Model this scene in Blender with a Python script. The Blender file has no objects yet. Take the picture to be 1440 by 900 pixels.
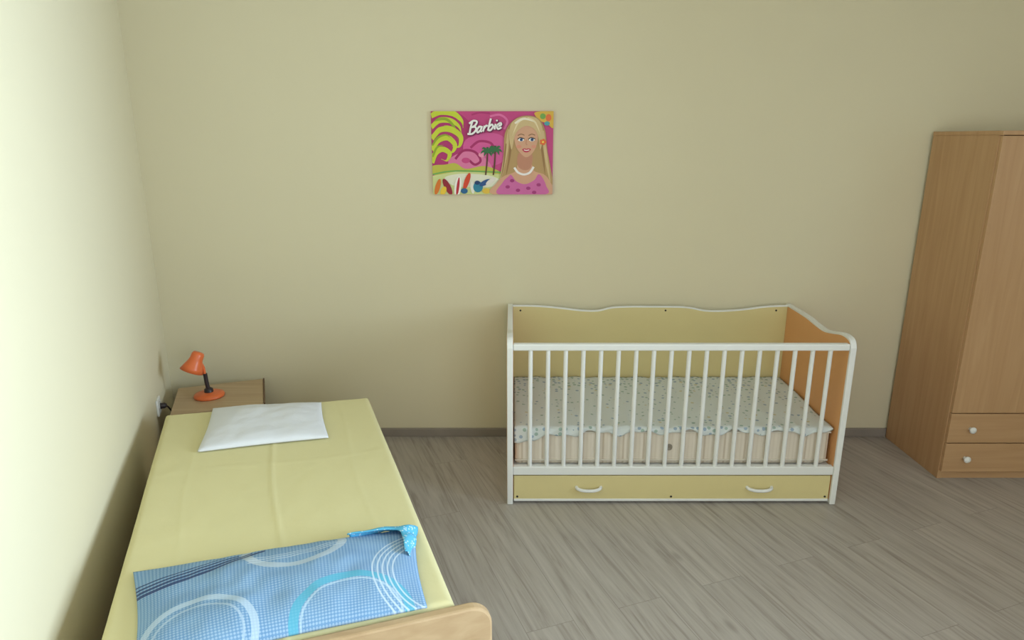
import bpy, bmesh, math, random
from mathutils import Vector, Matrix, noise
random.seed(4)
S=bpy.context.scene
COL=S.collection
S.view_settings.view_transform='Standard'
def lin(c):
    return tuple(((v/255)/12.92 if v/255<=0.04045 else ((v/255+0.055)/1.055)**2.4) for v in c)+(1,)
# ---------------------------------------------------------------- materials
def base(name,rough=0.6,spec=0.4):
    m=bpy.data.materials.new(name); m.use_nodes=True
    nt=m.node_tree; b=nt.nodes['Principled BSDF']
    b.inputs['Roughness'].default_value=rough
    b.inputs['Specular IOR Level'].default_value=spec
    return m,nt,b
def N(nt,t,**k):
    n=nt.nodes.new(t)
    for a,v in k.items(): setattr(n,a,v)
    return n
def M(nt,op,a,b=None,c=None):
    n=nt.nodes.new('ShaderNodeMath'); n.operation=op
    for i,v in enumerate((a,b,c)):
        if v is None: continue
        if isinstance(v,(int,float)): n.inputs[i].default_value=v
        else: nt.links.new(v,n.inputs[i])
    return n.outputs[0]
def MIX(nt,f,a,b):
    n=nt.nodes.new('ShaderNodeMix'); n.data_type='RGBA'
    for i,v in ((0,f),(6,a),(7,b)):
        if isinstance(v,(int,float)): n.inputs[i].default_value=v
        elif isinstance(v,tuple): n.inputs[i].default_value=v
        else: nt.links.new(v,n.inputs[i])
    return n.outputs[2]
def plain(name,c,rough=0.6,var=0.05,scale=8,bump=0.0,bscale=60,spec=0.4):
    m,nt,b=base(name,rough,spec)
    c=lin(c)
    tc=N(nt,'ShaderNodeTexCoord'); n=N(nt,'ShaderNodeTexNoise'); n.inputs['Scale'].default_value=scale
    n.inputs['Detail'].default_value=3
    nt.links.new(tc.outputs['Object'],n.inputs['Vector'])
    d=tuple(v*(1-var*2) for v in c[:3])+(1,)
    l=tuple(min(1,v*(1+var)) for v in c[:3])+(1,)
    nt.links.new(MIX(nt,n.outputs['Fac'],d,l),b.inputs['Base Color'])
    if bump:
        n2=N(nt,'ShaderNodeTexNoise'); n2.inputs['Scale'].default_value=bscale; n2.inputs['Detail'].default_value=4
        nt.links.new(tc.outputs['Object'],n2.inputs['Vector'])
        bp=N(nt,'ShaderNodeBump'); bp.inputs['Strength'].default_value=bump; bp.inputs['Distance'].default_value=0.01
        nt.links.new(n2.outputs['Fac'],bp.inputs['Height']); nt.links.new(bp.outputs[0],b.inputs['Normal'])
    return m
def wood(name,c1,c2,axis='Z',rough=0.45,scale=1.0):
    m,nt,b=base(name,rough,0.4)
    tc=N(nt,'ShaderNodeTexCoord'); mp=N(nt,'ShaderNodeMapping')
    s=[22*scale]*3; s['XYZ'.index(axis)]=1.2*scale
    mp.inputs['Scale'].default_value=s
    nt.links.new(tc.outputs['Object'],mp.inputs[0])
    n=N(nt,'ShaderNodeTexNoise'); n.inputs['Scale'].default_value=1.6; n.inputs['Detail'].default_value=6; n.inputs['Distortion'].default_value=0.6
    nt.links.new(mp.outputs[0],n.inputs['Vector'])
    r=N(nt,'ShaderNodeValToRGB'); r.color_ramp.elements[0].position=0.3; r.color_ramp.elements[1].position=0.72
    r.color_ramp.elements[0].color=lin(c1); r.color_ramp.elements[1].color=lin(c2)
    nt.links.new(n.outputs['Fac'],r.inputs[0]); nt.links.new(r.outputs[0],b.inputs['Base Color'])
    return m

WA=math.atan(0.37)
D=Vector((math.sin(WA),-math.cos(WA),0)); Pp=Vector((math.cos(WA),math.sin(WA),0))

def floor_mat():
    m,nt,b=base('floor_laminate',0.38,0.5)
    tc=N(nt,'ShaderNodeTexCoord')
    def dot(v):
        n=N(nt,'ShaderNodeVectorMath',operation='DOT_PRODUCT'); nt.links.new(tc.outputs['Object'],n.inputs[0]); n.inputs[1].default_value=v
        return n.outputs['Value']
    u=dot(D); v=dot(Pp)
    c=N(nt,'ShaderNodeCombineXYZ'); nt.links.new(u,c.inputs[0]); nt.links.new(v,c.inputs[1])
    br=N(nt,'ShaderNodeTexBrick'); br.offset=0.37
    nt.links.new(c.outputs[0],br.inputs['Vector'])
    br.inputs['Scale'].default_value=1; br.inputs['Brick Width'].default_value=1.28; br.inputs['Row Height'].default_value=0.175
    br.inputs['Mortar Size'].default_value=0.0010; br.inputs['Bias'].default_value=0
    br.inputs['Color1'].default_value=(0,0,0,1); br.inputs['Color2'].default_value=(1,1,1,1); br.inputs['Mortar'].default_value=(.5,.5,.5,1)
    sep=N(nt,'ShaderNodeSeparateColor'); nt.links.new(br.outputs['Color'],sep.inputs[0])
    rnd=sep.outputs[0]
    c2=N(nt,'ShaderNodeCombineXYZ')
    nt.links.new(M(nt,'MULTIPLY',u,1.9),c2.inputs[0]); nt.links.new(M(nt,'MULTIPLY',v,34),c2.inputs[1]); nt.links.new(M(nt,'MULTIPLY',rnd,37),c2.inputs[2])
    n=N(nt,'ShaderNodeTexNoise'); n.inputs['Scale'].default_value=1.3; n.inputs['Detail'].default_value=6; n.inputs['Roughness'].default_value=0.58; n.inputs['Distortion'].default_value=0.8
    nt.links.new(c2.outputs[0],n.inputs['Vector'])
    r=N(nt,'ShaderNodeValToRGB'); e=r.color_ramp.elements
    e[0].position=0.26; e[0].color=lin((140,130,121)); e[1].position=0.72; e[1].color=lin((186,178,170))
    k=e.new(0.46); k.color=lin((170,161,153))
    nt.links.new(n.outputs['Fac'],r.inputs[0])
    hsv=N(nt,'ShaderNodeHueSaturation'); nt.links.new(r.outputs[0],hsv.inputs['Color'])
    nt.links.new(M(nt,'MULTIPLY_ADD',rnd,0.08,0.93),hsv.inputs['Value'])
    c3=N(nt,'ShaderNodeCombineXYZ'); nt.links.new(M(nt,'MULTIPLY',u,2.2),c3.inputs[0]); nt.links.new(M(nt,'MULTIPLY',v,5.5),c3.inputs[1])
    vo=N(nt,'ShaderNodeTexVoronoi'); vo.inputs['Scale'].default_value=1.0; nt.links.new(c3.outputs[0],vo.inputs['Vector'])
    kn=N(nt,'ShaderNodeMapRange'); kn.inputs[1].default_value=0.03; kn.inputs[2].default_value=0.10; kn.inputs[3].default_value=0.35; kn.inputs[4].default_value=0
    nt.links.new(vo.outputs['Distance'],kn.inputs[0])
    col=MIX(nt,kn.outputs[0],hsv.outputs[0],lin((105,94,84)))
    col=MIX(nt,M(nt,'MULTIPLY',br.outputs['Fac'],0.45),col,lin((85,76,68)))
    nt.links.new(col,b.inputs['Base Color'])
    bp=N(nt,'ShaderNodeBump'); bp.inputs['Strength'].default_value=0.07; bp.inputs['Distance'].default_value=0.004
    nt.links.new(n.outputs['Fac'],bp.inputs['Height']); nt.links.new(bp.outputs[0],b.inputs['Normal'])
    return m

# ---------------------------------------------------------------- mesh helpers
def link(ob,parent=None):
    COL.objects.link(ob)
    if parent is not None:
        ob.parent=parent
        ob.matrix_parent_inverse=Matrix.Translation(-parent.location)
    return ob
def empty(name,loc):
    e=bpy.data.objects.new(name,None); e.location=loc; e.empty_display_size=0.1; COL.objects.link(e); return e
def mesh_ob(name,verts,faces,mats,parent=None,smooth=False,fm=None,bevel=0,seg=2):
    me=bpy.data.meshes.new(name); me.from_pydata([tuple(v) for v in verts],[],faces)
    if not isinstance(mats,(list,tuple)): mats=[mats]
    for m in mats: me.materials.append(m)
    if fm:
        for p,i in zip(me.polygons,fm): p.material_index=i
    me.update()
    bm=bmesh.new(); bm.from_mesh(me); bmesh.ops.recalc_face_normals(bm,faces=bm.faces); bm.to_mesh(me); bm.free()
    for p in me.polygons: p.use_smooth=smooth
    ob=bpy.data.objects.new(name,me); link(ob,parent)
    if bevel:
        md=ob.modifiers.new('bevel','BEVEL'); md.width=bevel; md.segments=seg; md.limit_method='ANGLE'
    return ob
BF=[(0,1,2,3),(7,6,5,4),(0,4,5,1),(1,5,6,2),(2,6,7,3),(3,7,4,0)]
def boxv(a,b):
    return [Vector(p) for p in ((a[0],a[1],a[2]),(b[0],a[1],a[2]),(b[0],b[1],a[2]),(a[0],b[1],a[2]),(a[0],a[1],b[2]),(b[0],a[1],b[2]),(b[0],b[1],b[2]),(a[0],b[1],b[2]))]
def box(name,a,b,mat,parent=None,bevel=0.002,xf=None):
    v=boxv(a,b)
    if xf is not None: v=[xf@p for p in v]
    return mesh_ob(name,v,BF,mat,parent,bevel=bevel)
def boxes(name,lst,mat,parent=None,bevel=0,xf=None):
    V=[];F=[]
    for a,b in lst:
        o=len(V); V+=boxv(a,b); F+=[tuple(i+o for i in f) for f in BF]
    if xf is not None: V=[xf@p for p in V]
    return mesh_ob(name,V,F,mat,parent,bevel=bevel)
def prism(name,poly,depth,tf,mat,parent=None,bevel=0.003):
    n=len(poly)
    V=[tf(a,b,0) for a,b in poly]+[tf(a,b,depth) for a,b in poly]
    F=[tuple(range(n)),tuple(range(2*n-1,n-1,-1))]+[(i,(i+1)%n,n+(i+1)%n,n+i) for i in range(n)]
    return mesh_ob(name,V,F,mat,parent,bevel=bevel)
def lathe(name,prof,origin,axis,mat,parent=None,n=32):
    axis=Vector(axis).normalized(); q=Vector((0,0,1)).rotation_difference(axis)
    V=[];F=[]
    for r,h in prof:
        for k in range(n):
            a=2*math.pi*k/n
            V.append(Vector(origin)+q@Vector((r*math.cos(a),r*math.sin(a),h)))
    for i in range(len(prof)-1):
        for k in range(n):
            F.append((i*n+k,i*n+(k+1)%n,(i+1)*n+(k+1)%n,(i+1)*n+k))
    return mesh_ob(name,V,F,mat,parent,smooth=True)
def tube(name,pts,r,mat,parent=None,res=3):
    cu=bpy.data.curves.new(name,'CURVE'); cu.dimensions='3D'; cu.bevel_depth=r; cu.bevel_resolution=res; cu.use_fill_caps=True
    sp=cu.splines.new('POLY'); sp.points.add(len(pts)-1)
    for i,p in enumerate(pts): sp.points[i].co=(*p,1)
    cu.materials.append(mat)
    tmp=bpy.data.objects.new(name,cu); COL.objects.link(tmp)
    dg=bpy.context.evaluated_depsgraph_get(); me=bpy.data.meshes.new_from_object(tmp.evaluated_get(dg))
    COL.objects.unlink(tmp); bpy.data.objects.remove(tmp)
    for p in me.polygons: p.use_smooth=True
    ob=bpy.data.objects.new(name,me); return link(ob,parent)
def cat(pts,n=8,closed=True):
    out=[];L=len(pts)
    rng=range(L) if closed else range(L-1)
    for i in rng:
        g=lambda k: pts[k%L] if closed else pts[max(0,min(L-1,k))]
        p0,p1,p2,p3=g(i-1),g(i),g(i+1),g(i+2)
        for k in range(n):
            t=k/n
            out.append(tuple(0.5*((2*b)+(-a+c)*t+(2*a-5*b+4*c-d)*t*t+(-a+3*b-3*c+d)*t**3) for a,b,c,d in zip(p0,p1,p2,p3)))
    if not closed: out.append(tuple(pts[-1]))
    return out

# ---------------------------------------------------------------- room
WALL=plain('wall_paint_cream',(223,213,183),0.75,0.015,2.0,0.03,120,0.25)
CEIL=plain('ceiling_paint',(235,233,226),0.85,0.01)
FLOOR=floor_mat()
BASEB=plain('baseboard_laminate',(150,140,130),0.45,0.08,12)
WHITE=plain('white_lacquer',(232,231,228),0.35,0.01)
YW=3.43
X0=-1.86
def lw(y): return X0+0.37*(YW-y)
YR=-1.2; XR=3.4; HC=2.7
floor=mesh_ob('floor',boxv((-2.6,-1.5,-0.1),(3.7,3.7,0)),BF,FLOOR)
mesh_ob('ceiling',boxv((-2.6,-1.5,HC),(3.7,3.7,HC+0.1)),BF,CEIL)
box('wall_back',(-2.2,YW,0),(XR+0.15,YW+0.15,HC),WALL,bevel=0)
a=Vector((lw(YW),YW,0)); 
def Lw(s,o,z):
    return a+D*s+Pp*o+Vector((0,0,z))
def lbox(name,s0,s1,o0,o1,z0,z1,mat,parent=None,bevel=0):
    v=[Lw(s,o,z) for z in (z0,z1) for s,o in ((s0,o0),(s1,o0),(s1,o1),(s0,o1))]
    return mesh_ob(name,v,BF,mat,parent,bevel=bevel)
lbox('wall_left',-0.0,5.0,-0.15,0,0,HC,WALL)
w2=(-0.3,1.5,0.9,2.3)
boxes('wall_right',[((XR,YR-0.15,0),(XR+0.15,YW,w2[2])),((XR,YR-0.15,w2[3]),(XR+0.15,YW,HC)),((XR,YR-0.15,w2[2]),(XR+0.15,w2[0],w2[3])),((XR,w2[1],w2[2]),(XR+0.15,YW,w2[3]))],WALL)
w1=(0.5,2.1,0.85,2.2)
boxes('wall_rear',[((-0.6,YR-0.15,0),(XR,YR,w1[2])),((-0.6,YR-0.15,w1[3]),(XR,YR,HC)),((-0.6,YR-0.15,w1[2]),(w1[0],YR,w1[3])),((w1[1],YR-0.15,w1[2]),(XR,YR,w1[3]))],WALL)
def frame_y(name,x0,x1,z0,z1,y):
    t=0.05
    boxes(name,[((x0,y-.06,z0),(x0+t,y,z1)),((x1-t,y-.06,z0),(x1,y,z1)),((x0,y-.06,z0),(x1,y,z0+t)),((x0,y-.06,z1-t),(x1,y,z1)),(((x0+x1)/2-t/2,y-.06,z0),((x0+x1)/2+t/2,y,z1))],WHITE)
def frame_x(name,y0,y1,z0,z1,x):
    t=0.05
    boxes(name,[((x,y0,z0),(x+.06,y0+t,z1)),((x,y1-t,z0),(x+.06,y1,z1)),((x,y0,z0),(x+.06,y1,z0+t)),((x,y0,z1-t),(x+.06,y1,z1)),((x,(y0+y1)/2-t/2,z0),(x+.06,(y0+y1)/2+t/2,z1))],WHITE)
frame_y('window_1',w1[0],w1[1],w1[2],w1[3],YR-0.02)
frame_x('window_2',w2[0],w2[1],w2[2],w2[3],XR+0.02)
box('baseboard_back',(lw(YW)+0.02,YW-0.015,0),(XR,YW,0.048),BASEB,bevel=0.003)
lbox('baseboard_left',0.02,4.9,0,0.015,0,0.048,BASEB)

# ---------------------------------------------------------------- crib
YEL=plain('crib_panel_yellow',(220,204,148),0.42,0.03,5)
ORG=plain('crib_panel_orange',(226,164,108),0.42,0.04,5)
DARK=plain('dark_metal',(50,46,42),0.5)
cx0,cx1=-0.022,1.462; cyf,cyb=2.70,3.405
crib=empty('baby_crib',(0.72,3.05,0))
prof=[(cyb,.765),(3.33,.766),(3.16,.764),(3.05,.755),(2.96,.752),(2.88,.765),(2.80,.782),(2.745,.782),(2.715,.770),(2.70,.742)]
prof=cat(prof,5,False)
side=[(cyf,0.0),(cyb,0.0)]+prof
th=0.026
for nm,x0 in (('side_panel_left',cx0),('side_panel_right',cx1-th)):
    prism(nm,side,th,lambda y,z,d,x0=x0:Vector((x0+d,y,z)),WHITE,crib,0.004)
inn=[(cyf+.012,0.02),(cyb-.012,0.02)]+[(min(max(y,cyf+.012),cyb-.012),z-.011) for y,z in prof]
for nm,x0,d0 in (('side_face_a',cx1-th-.0012,.001),('side_face_b',cx1+.0002,.001),('side_face_c',cx0+th+.0002,.001),('side_face_d',cx0-.0012,.001)):
    prism(nm,inn,d0,lambda y,z,d,x0=x0:Vector((x0+d,y,z)),ORG,crib,0)
bx0,bx1=cx0+th,cx1-th
L=bx1-bx0
bp=[(0,.762),(.08,.761),(.16,.752),(.25,.737),(.31,.736),(.36,.752),(.42,.757),(.5,.757),(.6,.756),(.65,.750),(.70,.736),(.76,.734),(.84,.742),(.92,.757),(1,.762)]
bp=cat([(bx0+t*L,z) for t,z in bp],5,False)
prism('back_panel',[(bx1,.06),(bx0,.06)]+bp,.018,lambda x,z,d:Vector((x,cyb-.03+d,z)),WHITE,crib,.003)
prism('back_face',[(bx1-.002,.07),(bx0+.002,.07)]+[(min(max(x,bx0+.002),bx1-.002),z-.007) for x,z in bp],.001,lambda x,z,d:Vector((x,cyb-.0315+d,z)),YEL,crib,0)
box('top_rail',(bx0,2.705,.728),(bx1,2.735,.758),WHITE,crib,.006)
box('bottom_rail',(bx0,2.705,.145),(bx1,2.735,.185),WHITE,crib,.004)
nb=18
for i in range(nb):
    x=bx0+L*(i+1)/(nb+1)
    lathe('bar_%d'%(i+1),[(.0095,0),(.0095,.548)],(x,2.72,.183),(0,0,1),WHITE,crib,16)
box('bed_base',(bx0,2.74,.15),(bx1,3.37,.175),WHITE,crib,.002)
box('drawer_front',(bx0+.004,2.712,.022),(bx1-.004,2.73,.138),YEL,crib,.003)
box('drawer_edge_bottom',(bx0+.004,2.709,.012),(bx1-.004,2.732,.024),WHITE,crib,.003)
box('drawer_body',(bx0+.02,2.73,.02),(bx1-.02,3.30,.12),WHITE,crib,.002)
for i,x in enumerate((0.345,1.115)):
    pts=[(x-.055,2.714,.082),(x-.05,2.700,.080),(x-.03,2.690,.077),(x,2.687,.076),(x+.03,2.690,.077),(x+.05,2.700,.080),(x+.055,2.714,.082)]
    tube('drawer_handle_%d'%(i+1),cat(pts,4,False),.0075,WHITE,crib)
for i,(x,y,z) in enumerate(((bx0+.02,2.712,.035),(.72,2.712,.035),(bx1-.02,2.712,.035),(bx0+.04,cyb-.0315,.735),(.80,cyb-.0315,.735),(bx1-.06,cyb-.0315,.735))):
    lathe('screw_%d'%i,[(0,-.0005),(.005,0),(.0045,.0025),(0,.003)],(x,y,z),(0,-1,0),DARK,crib,12)
def matt_mat():
    m,nt,b=base('crib_mattress_fabric',0.85,0.2)
    tc=N(nt,'ShaderNodeTexCoord'); sp=N(nt,'ShaderNodeSeparateXYZ'); nt.links.new(tc.outputs['Object'],sp.inputs[0])
    f=M(nt,'FRACT',M(nt,'MULTIPLY',sp.outputs[0],11.0))
    s=M(nt,'COMPARE',f,0.5,0.045)
    f2=M(nt,'FRACT',M(nt,'MULTIPLY',sp.outputs[0],55.0))
    s2=M(nt,'MULTIPLY',M(nt,'COMPARE',f2,0.5,0.2),0.25)
    c=MIX(nt,s2,lin((226,214,198)),lin((206,191,172)))
    c=MIX(nt,M(nt,'MULTIPLY',s,.5),c,lin((186,166,142)))
    nt.links.new(c,b.inputs['Base Color'])
    return m
MAT=matt_mat()
cm=empty('crib_mattress',(0.72,3.05,.19))
box('mattress_core',(bx0+.008,2.748,.176),(bx1-.012,3.365,.348),MAT,cm,.02).modifiers['bevel'].segments=4
for k,z in enumerate((.2,.335)):
    tube('piping_%d'%k,[(bx0+.01,2.746,z),(bx1-.014,2.746,z)],.004,plain('piping_white',(222,212,198)),cm)
lathe('vent',[(.016,0),(.015,.003),(.009,.003),(.008,.001),(0,.001)],(.705,2.748,.262),(0,-1,0),plain('vent_metal',(150,140,125),.4),cm,20)
def sheet_mat():
    m,nt,b=base('crib_sheet_cotton',0.85,0.2)
    tc=N(nt,'ShaderNodeTexCoord')
    v=N(nt,'ShaderNodeTexVoronoi'); v.inputs['Scale'].default_value=38; nt.links.new(tc.outputs['Object'],v.inputs['Vector'])
    v.inputs['Randomness'].default_value=.6
    mk=M(nt,'LESS_THAN',v.outputs['Distance'],0.32)
    sc=N(nt,'ShaderNodeSeparateColor'); nt.links.new(v.outputs['Color'],sc.inputs[0])
    c1=MIX(nt,M(nt,'GREATER_THAN',sc.outputs[0],.5),lin((134,164,150)),lin((124,150,178)))
    c1=MIX(nt,M(nt,'GREATER_THAN',sc.outputs[1],.88),c1,lin((200,188,140)))
    c=MIX(nt,M(nt,'MULTIPLY',mk,.7),lin((216,221,220)),c1)
    nt.links.new(c,b.inputs['Base Color']); return m
nx,ny=150,46
V=[];F=[]
for j in range(ny+1):
    for i in range(nx+1):
        u=i/nx; x=bx0+.006+u*(L-.016)
        hang=.018+.042*max(0,1-u/.22)+.011*math.sin(u*43)+.006*math.sin(u*97+1)+.010*noise.noise(Vector((u*9,3,1)))
        if j<8:
            k=1-j/8; y=2.742-.003*k+.0025*math.sin(u*80+k*3); z=.356-hang*k*1.0
            if j==0: z-=.002
        else:
            w=(j-8)/(ny-8); y=2.744+w*.615
            z=.358+.004*noise.noise(Vector((x*14,y*5,0)))+.0035*math.sin(x*60+3*noise.noise(Vector((x*3,y*3,2))))*(.4+.6*abs(noise.noise(Vector((x*2,y*2,5)))))
            z+=.012*w*w
        V.append((x,y,z))
for j in range(ny):
    for i in range(nx):
        q=j*(nx+1)+i; F.append((q,q+1,q+nx+2,q+nx+1))
sh=mesh_ob('sheet_cover',V,F,sheet_mat(),cm,smooth=True)
md=sh.modifiers.new('s','SOLIDIFY'); md.thickness=.003; md.offset=1

# ---------------------------------------------------------------- wardrobe
WD=wood('wardrobe_wood',(182,142,102),(195,156,116),'Z',.42)
WD2=wood('wardrobe_wood_drawers',(182,142,102),(195,156,116),'X',.42)
WDD=plain('wardrobe_gap',(80,54,34),.6)
wx0,wx1,wyf,wyb,wh=2.072,2.99,2.945,3.41,1.632
wr=empty('wardrobe',(2.53,3.18,0))
box('side_left',(wx0,wyf+.0,0),(wx0+.018,wyb,wh-.018),WD,wr,.001)
box('side_right',(wx1-.018,wyf,0),(wx1,wyb,wh-.018),WD,wr,.001)
box('top_board',(wx0-.002,wyf-.021,wh-.018),(wx1+.002,wyb,wh),WD,wr,.002)
box('back_board',(wx0+.018,wyb-.01,.04),(wx1-.018,wyb-.002,wh-.02),WD,wr,0)
box('inner_shadow_board',(wx0+.018,wyf+.002,.04),(wx1-.018,wyf+.012,wh-.018),WDD,wr,0)
box('plinth',(wx0+.018,wyf+.004,0),(wx1-.018,wyf+.022,.042),WD2,wr,.001)
wm=(wx0+wx1)/2
box('door_left',(wx0+.003,wyf-.019,.350),(wm-.0015,wyf,wh-.021),WD,wr,.002)
box('door_right',(wm+.0015,wyf-.019,.350),(wx1-.003,wyf,wh-.021),WD,wr,.002)
box('drawer_top',(wx0+.003,wyf-.019,.197),(wx1-.003,wyf,.345),WD2,wr,.002)
box('drawer_bottom',(wx0+.003,wyf-.019,.045),(wx1-.003,wyf,.192),WD2,wr,.002)
kp=[(.008,0),(.007,.008),(.009,.012),(.016,.018),(.0165,.022),(.012,.027),(0,.029)]
for i,(x,z) in enumerate(((2.175,.27),(2.175,.118),(2.88,.27),(2.88,.118),(wm-.04,.95),(wm+.04,.95))):
    lathe('knob_%d'%(i+1),kp,(x,wyf-.019,z),(0,-1,0),WHITE,wr,24)

# ---------------------------------------------------------------- single bed
BEDW=wood('bed_frame_wood',(180,150,114),(196,168,132),'X',.4)
SHEET=plain('bed_sheet_yellow',(220,211,163),.85,.02,3,.10,28,.2)
bed=empty('single_bed',(-.78,1.95,0))
HL=Vector((-1.436,2.567,0));HR=Vector((-.633,2.76,0));FR=Vector((-.137,1.40,0));FL=Vector((-.890,1.145,0))
def Q(s,t):
    return (FL*(1-s)+FR*s)*(1-t)+(HL*(1-s)+HR*s)*t
def axis(n,r,len_):
    out=[(0,.20),(0,.10)]
    for k in range(6):
        an=math.pi/2*(1-k/5); out.append((r*(1-math.sin(an))/len_, r*(1-math.cos(an))))
    st=r/len_
    mid=[(st+(1-2*st)*k/n,0) for k in range(1,n)]
    return out+mid+[(1-p,d) for p,d in reversed(out)]
SX=axis(110,.022,.82); SY=axis(120,.022,1.44)
ZT=.50
V=[];F=[]
for t,dt in SY:
    for s,ds in SX:
        p=Q(s,t); dz=max(dt,ds)
        z=ZT-dz
        if dz<.03:
            z+=.0022*noise.noise(Vector((p.x*3,p.y*3,0)))+.0010*noise.noise(Vector((p.x*14,p.y*14,3)))
            for c0,am in ((.5,.0028),(.17,.0008),(.83,.0008)):
                z+=am*math.exp(-((s-c0-.012*math.sin(t*9))/.008)**2)
            z+=.0013*math.exp(-((t-.62-.01*math.sin(s*7))/.006)**2)
        else:
            q=Vector((p.x,p.y,0)); out=(q-Q(.5,.5)).normalized(); p=p+out*(.003+.006*noise.noise(Vector((p.x*9,p.y*9,dz*4))))
        V.append((p.x,p.y,z))
nX=len(SX)
for j in range(len(SY)-1):
    for i in range(nX-1):
        q=j*nX+i; F.append((q,q+1,q+nX+1,q+nX))
mesh_ob('mattress_sheet',V,F,SHEET,bed,smooth=True)
def qprism(name,s0,s1,t0,t1,z0,z1,mat,bevel=.003):
    v=[Vector((Q(s,t).x,Q(s,t).y,z)) for z in (z0,z1) for s,t in ((s0,t0),(s1,t0),(s1,t1),(s0,t1))]
    return mesh_ob(name,v,BF,mat,bed,bevel=bevel)
qprism('mattress_base',.02,.98,.01,.99,.16,.36,BEDW)
qprism('rail_left',.0,.03,0,1,.16,.31,BEDW); qprism('rail_right',.97,1.0,0,1,.16,.31,BEDW)
qprism('head_end_board',.0,1.0,.985,1.0,.0,.31,BEDW)
fdir=(FR-FL).normalized(); fn=Vector((fdir.y,-fdir.x,0))
f0=FL-fdir*.05+fn*.008; flen=(FR-FL).length+.05+.082
r=.055; zt=.503
poly=[(0,0),(flen,0)]
for k in range(9):
    an=math.pi/2*k/8; poly.append((flen-r+r*math.cos(an),zt-r+r*math.sin(an)))
for k in range(9):
    an=math.pi/2*(1+k/8); poly.append((r+r*math.cos(an),zt-r+r*math.sin(an)))
prism('footboard',poly,.028,lambda u,z,d:f0+fdir*u+fn*d+Vector((0,0,z)),BEDW,bed,.006)

# ---------------------------------------------------------------- pillows
def pillow(name,c,z0,h,mat,n=48,seed=0,amp=.004,bow=.02,pw=3.2,ex=.55):
    A,B,C,Dd=[Vector((*p,0)) for p in c]
    cen=(A+B+C+Dd)/4
    V=[];F=[];UV=[]
    def pos(u,v,top):
        p=(A*(1-u)+B*u)*(1-v)+(Dd*(1-u)+C*u)*v
        bu=bow*(1-(2*u-1)**2)*(abs(2*v-1)**3); bv=bow*(1-(2*v-1)**2)*(abs(2*u-1)**3)
        p=p+(cen-p).normalized()*(bu+bv)
        e=max(0,(1-abs(2*u-1)**pw)*(1-abs(2*v-1)**pw))**ex
        if top: 
            w=noise.noise(Vector((p.x*7,p.y*7,seed)))*amp*2.5+noise.noise(Vector((p.x*20,p.y*20,seed)))*amp
            z=z0+.006+h*e+w*(.3+.7*e)*(e**.3 if e>0 else 0)
        else: z=z0
        return (p.x,p.y,z)
    for top in (1,0):
        for j in range(n+1):
            for i in range(n+1):
                V.append(pos(i/n,j/n,top)); UV.append((i/n,j/n))
    o=(n+1)**2
    for j in range(n):
        for i in range(n):
            q=j*(n+1)+i; F.append((q,q+1,q+n+2,q+n+1)); F.append((o+q,o+q+n+1,o+q+n+2,o+q+1))
    for i in range(n):
        for a_,b_ in ((i,i+1),(n*(n+1)+i+1,n*(n+1)+i),((i+1)*(n+1),i*(n+1)),(i*(n+1)+n,(i+1)*(n+1)+n)):
            F.append((a_,a_+o,b_+o,b_))
    ob=mesh_ob(name,V,F,mat,smooth=True)
    uv=ob.data.uv_layers.new(name='UVMap')
    for l in ob.data.loops: uv.data[l.index].uv=UV[l.vertex_index]
    return ob
PW=plain('pillow_white_cotton',(222,223,229),.9,.02,5,.15,40,.2)
pillow('bed_pillow',[(-1.135,2.205),(-.695,2.325),(-.815,2.665),(-1.25,2.60)],ZT+.006,.028,PW,seed=5,amp=.003,bow=.006)
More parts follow.
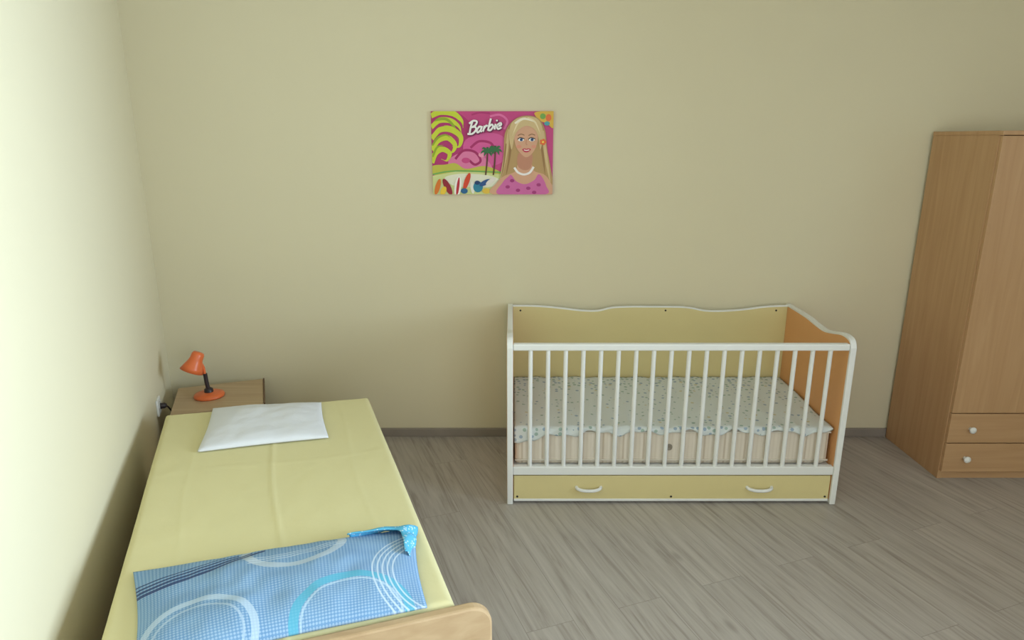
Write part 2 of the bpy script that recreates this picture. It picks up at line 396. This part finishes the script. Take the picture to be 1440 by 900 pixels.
def blue_mat():
    m,nt,b=base('pillowcase_blue_print',.85,.2)
    uv=N(nt,'ShaderNodeUVMap'); sp=N(nt,'ShaderNodeSeparateXYZ'); nt.links.new(uv.outputs[0],sp.inputs[0])
    U=M(nt,'MULTIPLY',sp.outputs[0],.66); Vv=M(nt,'MULTIPLY',sp.outputs[1],.40)
    c=N(nt,'ShaderNodeCombineXYZ'); nt.links.new(U,c.inputs[0]); nt.links.new(Vv,c.inputs[1])
    fu=M(nt,'SINE',M(nt,'MULTIPLY',M(nt,'ADD',U,Vv),400)); fv=M(nt,'SINE',M(nt,'MULTIPLY',M(nt,'SUBTRACT',U,Vv),400))
    dots=M(nt,'GREATER_THAN',M(nt,'MULTIPLY',fu,fv),.1)
    n=N(nt,'ShaderNodeTexNoise'); n.inputs['Scale'].default_value=9; nt.links.new(c.outputs[0],n.inputs['Vector'])
    bg=MIX(nt,n.outputs['Fac'],lin((96,136,182)),lin((126,164,200)))
    col=MIX(nt,M(nt,'MULTIPLY',dots,.55),bg,lin((178,200,220)))
    def ring(col,cx,cy,r,w,colr,op=1,umax=None,umin=None):
        dx=M(nt,'SUBTRACT',U,cx); dy=M(nt,'SUBTRACT',Vv,cy)
        d=M(nt,'SQRT',M(nt,'ADD',M(nt,'MULTIPLY',dx,dx),M(nt,'MULTIPLY',dy,dy)))
        k=M(nt,'MULTIPLY',M(nt,'COMPARE',d,r,w),op)
        if umax is not None: k=M(nt,'MULTIPLY',k,M(nt,'LESS_THAN',U,umax))
        if umin is not None: k=M(nt,'MULTIPLY',k,M(nt,'GREATER_THAN',U,umin))
        return MIX(nt,k,col,lin(colr))
    col=ring(col,.36,.34,.115,.011,(186,200,212),.75)
    col=ring(col,.13,.04,.125,.009,(192,210,226),.65)
    col=ring(col,.13,.04,.100,.003,(192,210,226),.5)
    col=ring(col,.48,.00,.140,.012,(88,174,202),.8)
    col=ring(col,.48,.00,.122,.003,(196,218,232),.5)
    for k in range(5): col=ring(col,.78,.14,.19+.013*k,.0022,(206,220,232),.7,None,.5)
    for k in range(4): col=ring(col,.05,.66,.345+.016*k,.003+.0010*k,(46,58,104),.85,.20+.03*k)
    for k in range(3): col=ring(col,.30,.66,.37+.012*k,.0022,(206,220,232),.6,.48,.25)
    nt.links.new(col,b.inputs['Base Color']); return m
BL=blue_mat()
bpw=pillow('bed_pillow.001',[(-.800,1.165),(-.205,1.375),(-.280,1.715),(-.985,1.505)],ZT+.006,.050,BL,n=72,seed=11,amp=.005,bow=.010,pw=2.6,ex=.75)
def cyan_mat():
    m,nt,b=base('pillowcase_cyan_dots',.85,.2)
    tc=N(nt,'ShaderNodeTexCoord'); v=N(nt,'ShaderNodeTexVoronoi'); v.inputs['Scale'].default_value=110; nt.links.new(tc.outputs['Object'],v.inputs['Vector'])
    nt.links.new(MIX(nt,M(nt,'LESS_THAN',v.outputs['Distance'],.30),lin((92,176,212)),lin((185,212,228))),b.inputs['Base Color']); return m
V=[];F=[]
nv=10
pts=cat([(-.45,1.650),(-.37,1.668),(-.305,1.668),(-.282,1.63),(-.262,1.56)],10,False)
cc=Vector((-.50,1.45))
K=len(pts)
for i,(x,y) in enumerate(pts):
    u=i/(K-1)
    od=(Vector((x,y))-cc).normalized()
    ln=.016+.050*math.sin(math.pi*min(1,u*1.05))**1.3*(1+.18*math.sin(u*17))
    for j in range(nv+1):
        v=j/nv
        q=Vector((x,y))+od*(ln*v-.024)
        z=.545*(1-v)+.514*v+.006*math.sin(u*26+v*1.5)*v+.010*math.sin(v*math.pi)
        V.append((q.x,q.y,z))
for i in range(K-1):
    for j in range(nv):
        q=i*(nv+1)+j; F.append((q,q+1,q+nv+2,q+nv+1))
ru=mesh_ob('pillow_case_flap',V,F,cyan_mat(),None,smooth=True)
ru.parent=bpw
md=ru.modifiers.new('s','SOLIDIFY'); md.thickness=.003

# ---------------------------------------------------------------- nightstand + lamp
NS=wood('nightstand_wood',(172,144,112),(190,164,130),'X',.4)
NSD=plain('nightstand_edge',(104,78,56),.5)
ns=empty('nightstand',(-1.45,3.12,0))
o=Vector((-1.585,2.885,0))
def nbox(name,u0,u1,v0,v1,z0,z1,mat,bevel=.003):
    v=[o+Pp*u-D*w+Vector((0,0,z)) for z in (z0,z1) for u,w in ((u0,v0),(u1,v0),(u1,v1),(u0,v1))]
    return mesh_ob(name,v,BF,mat,ns,bevel=bevel)
NW,ND,NH=.40,.36,.362
nbox('top',-.005,NW+.005,-.01,ND,NH-.02,NH,NS)
nbox('top_edge',NW+.0052,NW+.012,-.01,ND,NH-.022,NH+.003,NSD,.001)
nbox('side_l',0,.016,0,ND,0,NH-.02,NS); nbox('side_r',NW-.016,NW,0,ND,0,NH-.02,NS)
nbox('back',.016,NW-.016,ND-.01,ND,.03,NH-.02,NS); nbox('bottom',.016,NW-.016,.0,ND-.01,.04,.056,NS)
nbox('drawer',.018,NW-.018,-.008,.010,.2,NH-.025,NS); nbox('door',.018,NW-.018,-.008,.010,.06,.195,NS)
for z in (.27,.15):
    lathe('knob',kp,o+Pp*(NW/2)+D*.008+Vector((0,0,z)),D,WHITE,ns,20)
LO=plain('lamp_orange',(222,110,60),.35,.02); LB=plain('lamp_black',(48,38,40),.4)
lamp=empty('desk_lamp',(-1.50,3.10,NH))
lx,ly=-1.505,3.11
lathe('base',[(0,0),(.070,0),(.072,.006),(.068,.014),(.045,.020),(.02,.024),(0,.026)],(lx,ly,NH+.001),(0,0,1),LO,lamp,40)
lathe('base_hub',[(.022,0),(.02,.02),(.012,.026),(0,.027)],(lx,ly,NH+.02),(0,0,1),LB,lamp,24)
tube('arm_lower',[(lx,ly,NH+.03),(lx-.006,ly,NH+.075),(lx-.008,ly,NH+.12)],.010,LB,lamp)
tube('arm_upper',[(lx-.008,ly,NH+.10),(lx-.012,ly,NH+.15),(lx-.022,ly-.005,NH+.185)],.007,LO,lamp)
ax=Vector((-.36,-.25,-.90)).normalized()
so=Vector((lx-.022,ly-.005,NH+.232))
lathe('shade',[(0,0),(.024,.002),(.029,.012),(.030,.035),(.034,.05),(.046,.078),(.055,.100),(.053,.100),(.044,.078),(.028,.05),(.0,.045)],so,ax,LO,lamp,36)
bulb=plain('bulb_glass',(235,230,215),.3)
lathe('bulb',[(.012,.045),(.020,.062),(.020,.078),(.012,.090),(0,.094)],so,ax,bulb,lamp,24)
ot=empty('wall_outlet',Lw(.50,.005,.37))
lbox('plate',.46,.54,0,.010,.33,.41,WHITE,ot,.003)
lathe('socket_ring',[(.024,0),(.022,.003),(.018,.003),(.017,-.001),(0,-.001)],Lw(.50,.0105,.37),Pp,plain('socket_grey',(200,198,190)),ot,28)
pc=[Lw(.50,.03,.37),Lw(.47,.04,.35),Lw(.43,.05,.30),Lw(.38,.045,.24)]
tube('plug_cord',cat([tuple(p) for p in pc],5,False),.004,LB,ot)
lathe('plug',[(.014,0),(.014,.02),(.008,.03),(0,.03)],Lw(.50,.010,.37),Pp,LB,ot,20)

# ---------------------------------------------------------------- poster
px0,pz0=-.397,1.328
poster=empty('wall_poster',(px0+.3,YW-.005,pz0+.2))
MC={}
def pm(c):
    if c not in MC: MC[c]=plain('print_%d_%d_%d'%c,c,.5,.03,20)
    return MC[c]
box('board',(px0,YW-.012,pz0),(px0+.6,YW-.0005,pz0+.4),pm((202,68,132)),poster,.001)
LY=[0]
FS=[1.0,1.0]
def X(p):
    x=740+(p[0]-740)*FS[0]; y=200+(p[1]-200)*FS[1]
    return (px0+min(max((x-607)/172,0),1)*.6, pz0+min(max((273-y)/118,0),1)*.4)
def shape(pts,c,smooth=True,n=6):
    LY[0]+=1; y=YW-.0122-.00011*LY[0]
    q=cat(pts,n) if smooth else pts
    v=[]
    for p in q:
        a_=X(p)
        if not v or (abs(a_[0]-v[-1][0])+abs(a_[1]-v[-1][2]))>1e-5: v.append((a_[0],y,a_[1]))
    mesh_ob('print_%d'%LY[0],v,[tuple(range(len(v)))],pm(c),poster)
def ell(cx,cy,rx,ry,c,n=20,rot=0):
    shape([(cx+rx*math.cos(k*2*math.pi/n)*math.cos(rot)-ry*math.sin(k*2*math.pi/n)*math.sin(rot),cy+rx*math.cos(k*2*math.pi/n)*math.sin(rot)+ry*math.sin(k*2*math.pi/n)*math.cos(rot)) for k in range(n)],c,False)
def stroke(pts,w,c,taper=False):
    q=cat(pts,8,False); l=[];r_=[]
    for i,p in enumerate(q):
        a_=q[max(0,i-1)];b_=q[min(len(q)-1,i+1)]
        d=Vector((b_[0]-a_[0],b_[1]-a_[1])); d.normalize()
        ww=w/2
        if taper: ww=w/2*max(.08,1-abs(2*i/(len(q)-1)-.8)**2*.5-(i/(len(q)-1))**3*.6)
        l.append((p[0]-d.y*ww,p[1]+d.x*ww)); r_.append((p[0]+d.y*ww,p[1]-d.x*ww))
    LY[0]+=1; y=YW-.0122-.00011*LY[0]
    v=[];f=[]
    for p in l+r_:
        a_=X(p); v.append((a_[0],y,a_[1]))
    n=len(l)
    for i in range(n-1): f.append((i,i+1,n+i+1,n+i))
    mesh_ob('print_%d'%LY[0],v,f,pm(c),poster)
shape([(607,155),(640,155),(662,172),(668,200),(655,222),(630,232),(607,236)],(182,48,114))
shape([(655,195),(690,185),(712,195),(708,225),(680,232),(655,222)],(218,90,156))
shape([(630,225),(645,214),(664,212),(684,222),(690,240),(640,242)],(226,122,168))
stroke([(640,222),(652,210),(668,212),(676,224),(668,230),(660,224)],3.4,(166,34,98))
stroke([(662,206),(674,197),(690,199),(696,208)],3.4,(176,42,108))
stroke([(690,162),(704,160),(714,168),(710,180)],3,(226,110,168)); stroke([(664,160),(676,157),(690,158)],2.4,(182,48,114))
ell(655,224,6,4,(206,70,134)); ell(678,216,5,3.5,(240,150,180))
shape([(607,244),(607,232),(625,230),(640,228),(655,236),(680,232),(700,238),(706,246),(680,248),(640,248)],(196,190,76))
shape([(607,246),(640,240),(675,241),(706,244),(708,273),(607,273)],(212,216,150),False)
shape([(625,248),(650,243),(690,246),(705,255),(690,262),(650,262),(632,258)],(234,230,210))
stroke([(607,244),(640,239),(705,241)],2,(110,170,90))
Y1=(204,214,58);Y2=(150,172,44)
for pts,w,c in (([(607,162),(620,156),(638,158),(650,168),(652,178)],9,Y1),([(607,178),(618,168),(634,168),(646,176),(650,188)],8,Y1),
    ([(610,168),(628,166),(640,178),(644,194)],4,Y2),([(607,194),(618,181),(634,180),(648,190),(646,204),(636,204)],9,Y1),([(607,210),(616,196),(630,192),(640,202),(636,212),(628,210)],8,Y1),
    ([(607,228),(612,214),(622,208),(632,214),(628,224),(620,222)],8,Y1),([(608,203),(616,192),(628,188),(636,194)],3,Y2),([(608,219),(614,206),(624,202)],3,Y2),([(607,172),(616,163),(628,162)],3,(182,48,114)),([(607,187),(616,177),(628,175)],2.6,(182,48,114))):
    stroke(pts,w,c,True)
for tx,ty in ((686,212),(697,210)):
    stroke([(tx-3,245),(tx-1,228),(tx,ty)],2.2,(96,60,40))
    for dx,dy in ((-10,3),(-8,-4),(0,-6),(8,-4),(10,3),(-5,7),(6,7)):
        stroke([(tx,ty),(tx+dx*.6,ty+dy*.6-3),(tx+dx,ty+dy)],3.4,(50,110,66),True)
for cx,cy,rx,ry,c,ro in ((614,262,3.5,12,(224,120,40),.3),(628,262,4.5,13,(150,30,50),-.45),(622,268,4,7,(240,200,60),.4),(643,262,5,15,(248,242,236),.15),(643,262,2,14,(190,40,60),.15),(656,254,3.6,13,(220,70,40),.35),(664,263,3,9,(240,236,225),-.1),(672,262,7,8,(40,130,160),.2),(671,256,4,3,(20,60,110),0),(682,256,9,3.5,(40,80,140),-.5),(690,254,8,3,(235,225,215),-.6),(652,268,5,4,(40,100,150),0),(684,268,6,4,(230,190,70),0)):
    ell(cx,cy,rx,ry,c,18,ro)
shape([(752,158),(762,155),(779,155),(779,178),(770,172),(760,168)],(224,180,70))
ell(764,162,4,4,(120,170,80)); ell(772,164,4,5,(230,110,60)); ell(770,172,4,3,(80,160,170))
H1=(186,150,100);H2=(212,184,136);SK=(216,164,134);SK2=(196,136,110)
FS[0]=1.06
shape([(718,174),(729,164),(744,161),(758,166),(766,182),(769,208),(774,235),(777,258),(770,268),(758,262),(730,262),(712,266),(700,272),(705,254),(709,232),(711,208),(712,188)],H1)
stroke([(718,180),(714,212),(708,242),(703,268)],4,H2,True)
stroke([(763,182),(767,215),(771,240),(775,262)],4,H2,True)
stroke([(721,195),(718,222),(713,250)],3,(156,118,74),True)
stroke([(760,195),(764,222),(767,248)],3,(156,118,74),True)
stroke([(714,200),(711,228),(706,254)],2,(156,118,74),True)
shape([(696,273),(701,256),(712,246),(726,240),(731,228),(747,228),(752,239),(765,244),(773,254),(776,273)],SK)
shape([(731,214),(748,214),(748,232),(740,238),(730,232)],SK2)
shape([(704,273),(709,256),(717,247),(721,245),(728,254),(740,258),(752,252),(757,244),(762,247),(768,260),(767,273)],(210,104,166))
for fx,fy in ((716,262),(730,267),(744,264),(758,259),(722,253),(752,270)): ell(fx,fy,3,2.4,(166,50,120)); 
stroke([(725,234),(730,241),(738,244),(746,241),(751,233)],3,(246,238,236))
FS[0]=1.17; FS[1]=1.08
shape([(726,188),(728,178),(740,173),(752,178),(755,190),(753,203),(748,213),(741,218),(734,213),(728,203)],SK)
ell(732,204,3,2.2,(222,150,126)); ell(750,204,3,2.2,(222,150,126))
for ex in (734.5,747.5):
    ell(ex,195,3.6,2.1,(248,246,243)); ell(ex+.3,195,2,2,(66,106,160)); ell(ex+.3,195,.9,1,(20,20,40))
    stroke([(ex-4.2,194.6),(ex-1,192.4),(ex+4.2,194)],1.2,(60,40,36)); stroke([(ex-4,189.6),(ex,187.8),(ex+4,189.2)],1.0,(136,98,64))
stroke([(741,195),(740.6,200),(742,202)],.9,SK2)
shape([(736,207.5),(739,206.4),(741,207),(743,206.4),(746.5,207.5),(744,210.6),(741,211.6),(738,210.6)],(196,52,84)); stroke([(738,208.2),(741,209),(744.5,208.2)],1.1,(252,246,244))
shape([(723,208),(720,186),(725,171),(740,165),(755,169),(761,186),(758,208),(755,190),(750,181),(741,177),(732,182),(727,190)],H2)
stroke([(740,167),(731,173),(724,190)],2.4,(234,214,172),True); stroke([(742,167),(751,172),(758,188)],2.4,(234,214,172),True)
stroke([(727,174),(738,168),(753,173)],3,(242,232,212),True)
for k in range(5): ell(761+2.4*math.cos(k*1.257),198+2.4*math.sin(k*1.257),1.9,1.9,(230,110,56),10)
ell(761,198,1.3,1.3,(250,220,90),10)
FS[0]=1.0; FS[1]=1.0
LET=[[(3,0),(2.5,9),(3,17)],[(-1,15),(4,18),(9.5,16),(8.5,11),(3.5,9)],[(3.5,9),(9,8.6),(11,4),(7,-.5),(0,.5)],
 [(18.5,7),(15,8),(12.6,4),(14.5,0),(18,2.5)],[(18.8,8.2),(18.4,2),(20.6,.2)],[(22,0),(22.4,8.2)],[(22.4,4),(24.6,7.8),(27,6.6)],
 [(29,17),(28.8,8),(29,0)],[(29,5.5),(32.5,8),(35,4.5),(32.5,.2),(29,1)],[(38,8),(37.8,3),(38.6,0)],[(41.5,4),(46,5.2),(45,8),(42,7),(41,3),(43.5,0),(47.5,1.6)]]
def tr(p): return (658+p[0]+.25*p[1],187-p[1]-.17*p[0])
for w_,c_,dx,dy in ((4.4,(120,30,84),.7,.8),(2.6,(248,244,244),0,0)):
    for s_ in LET:
        stroke([(tr(p)[0]+dx,tr(p)[1]+dy) for p in s_],w_,c_)
    q_=tr((38.6,12.5)); ell(q_[0]+dx,q_[1]+dy,w_/2,w_/2,c_,12)

# ---------------------------------------------------------------- light
def area(name,loc,rot,sx,sy,power,col,spread=180):
    l=bpy.data.lights.new(name,'AREA'); l.shape='RECTANGLE'; l.size=sx; l.size_y=sy; l.energy=power; l.color=col; l.spread=math.radians(spread)
    ob=bpy.data.objects.new(name,l); ob.location=loc; ob.rotation_euler=rot; COL.objects.link(ob); return ob
area('daylight_window_1',((w1[0]+w1[1])/2,YR-.14,(w1[2]+w1[3])/2),(math.radians(90),0,0),w1[1]-w1[0],w1[3]-w1[2],32,(.88,.94,1))
area('daylight_window_2',(XR+.14,(w2[0]+w2[1])/2,(w2[2]+w2[3])/2),(math.radians(90),0,math.radians(90)),w2[1]-w2[0],w2[3]-w2[2],88,(.68,.85,1),80)
w=bpy.data.worlds.new('sky'); S.world=w; w.use_nodes=True
w.node_tree.nodes['Background'].inputs[0].default_value=(.75,.87,1,1); w.node_tree.nodes['Background'].inputs[1].default_value=1.0

# ---------------------------------------------------------------- camera
cam=bpy.data.cameras.new('camera'); cam.sensor_width=36; cam.lens=940/1440*36
co=bpy.data.objects.new('camera',cam); co.location=(0,0,1.6); co.rotation_euler=(math.radians(90-15.2),0,0); COL.objects.link(co)
S.camera=co
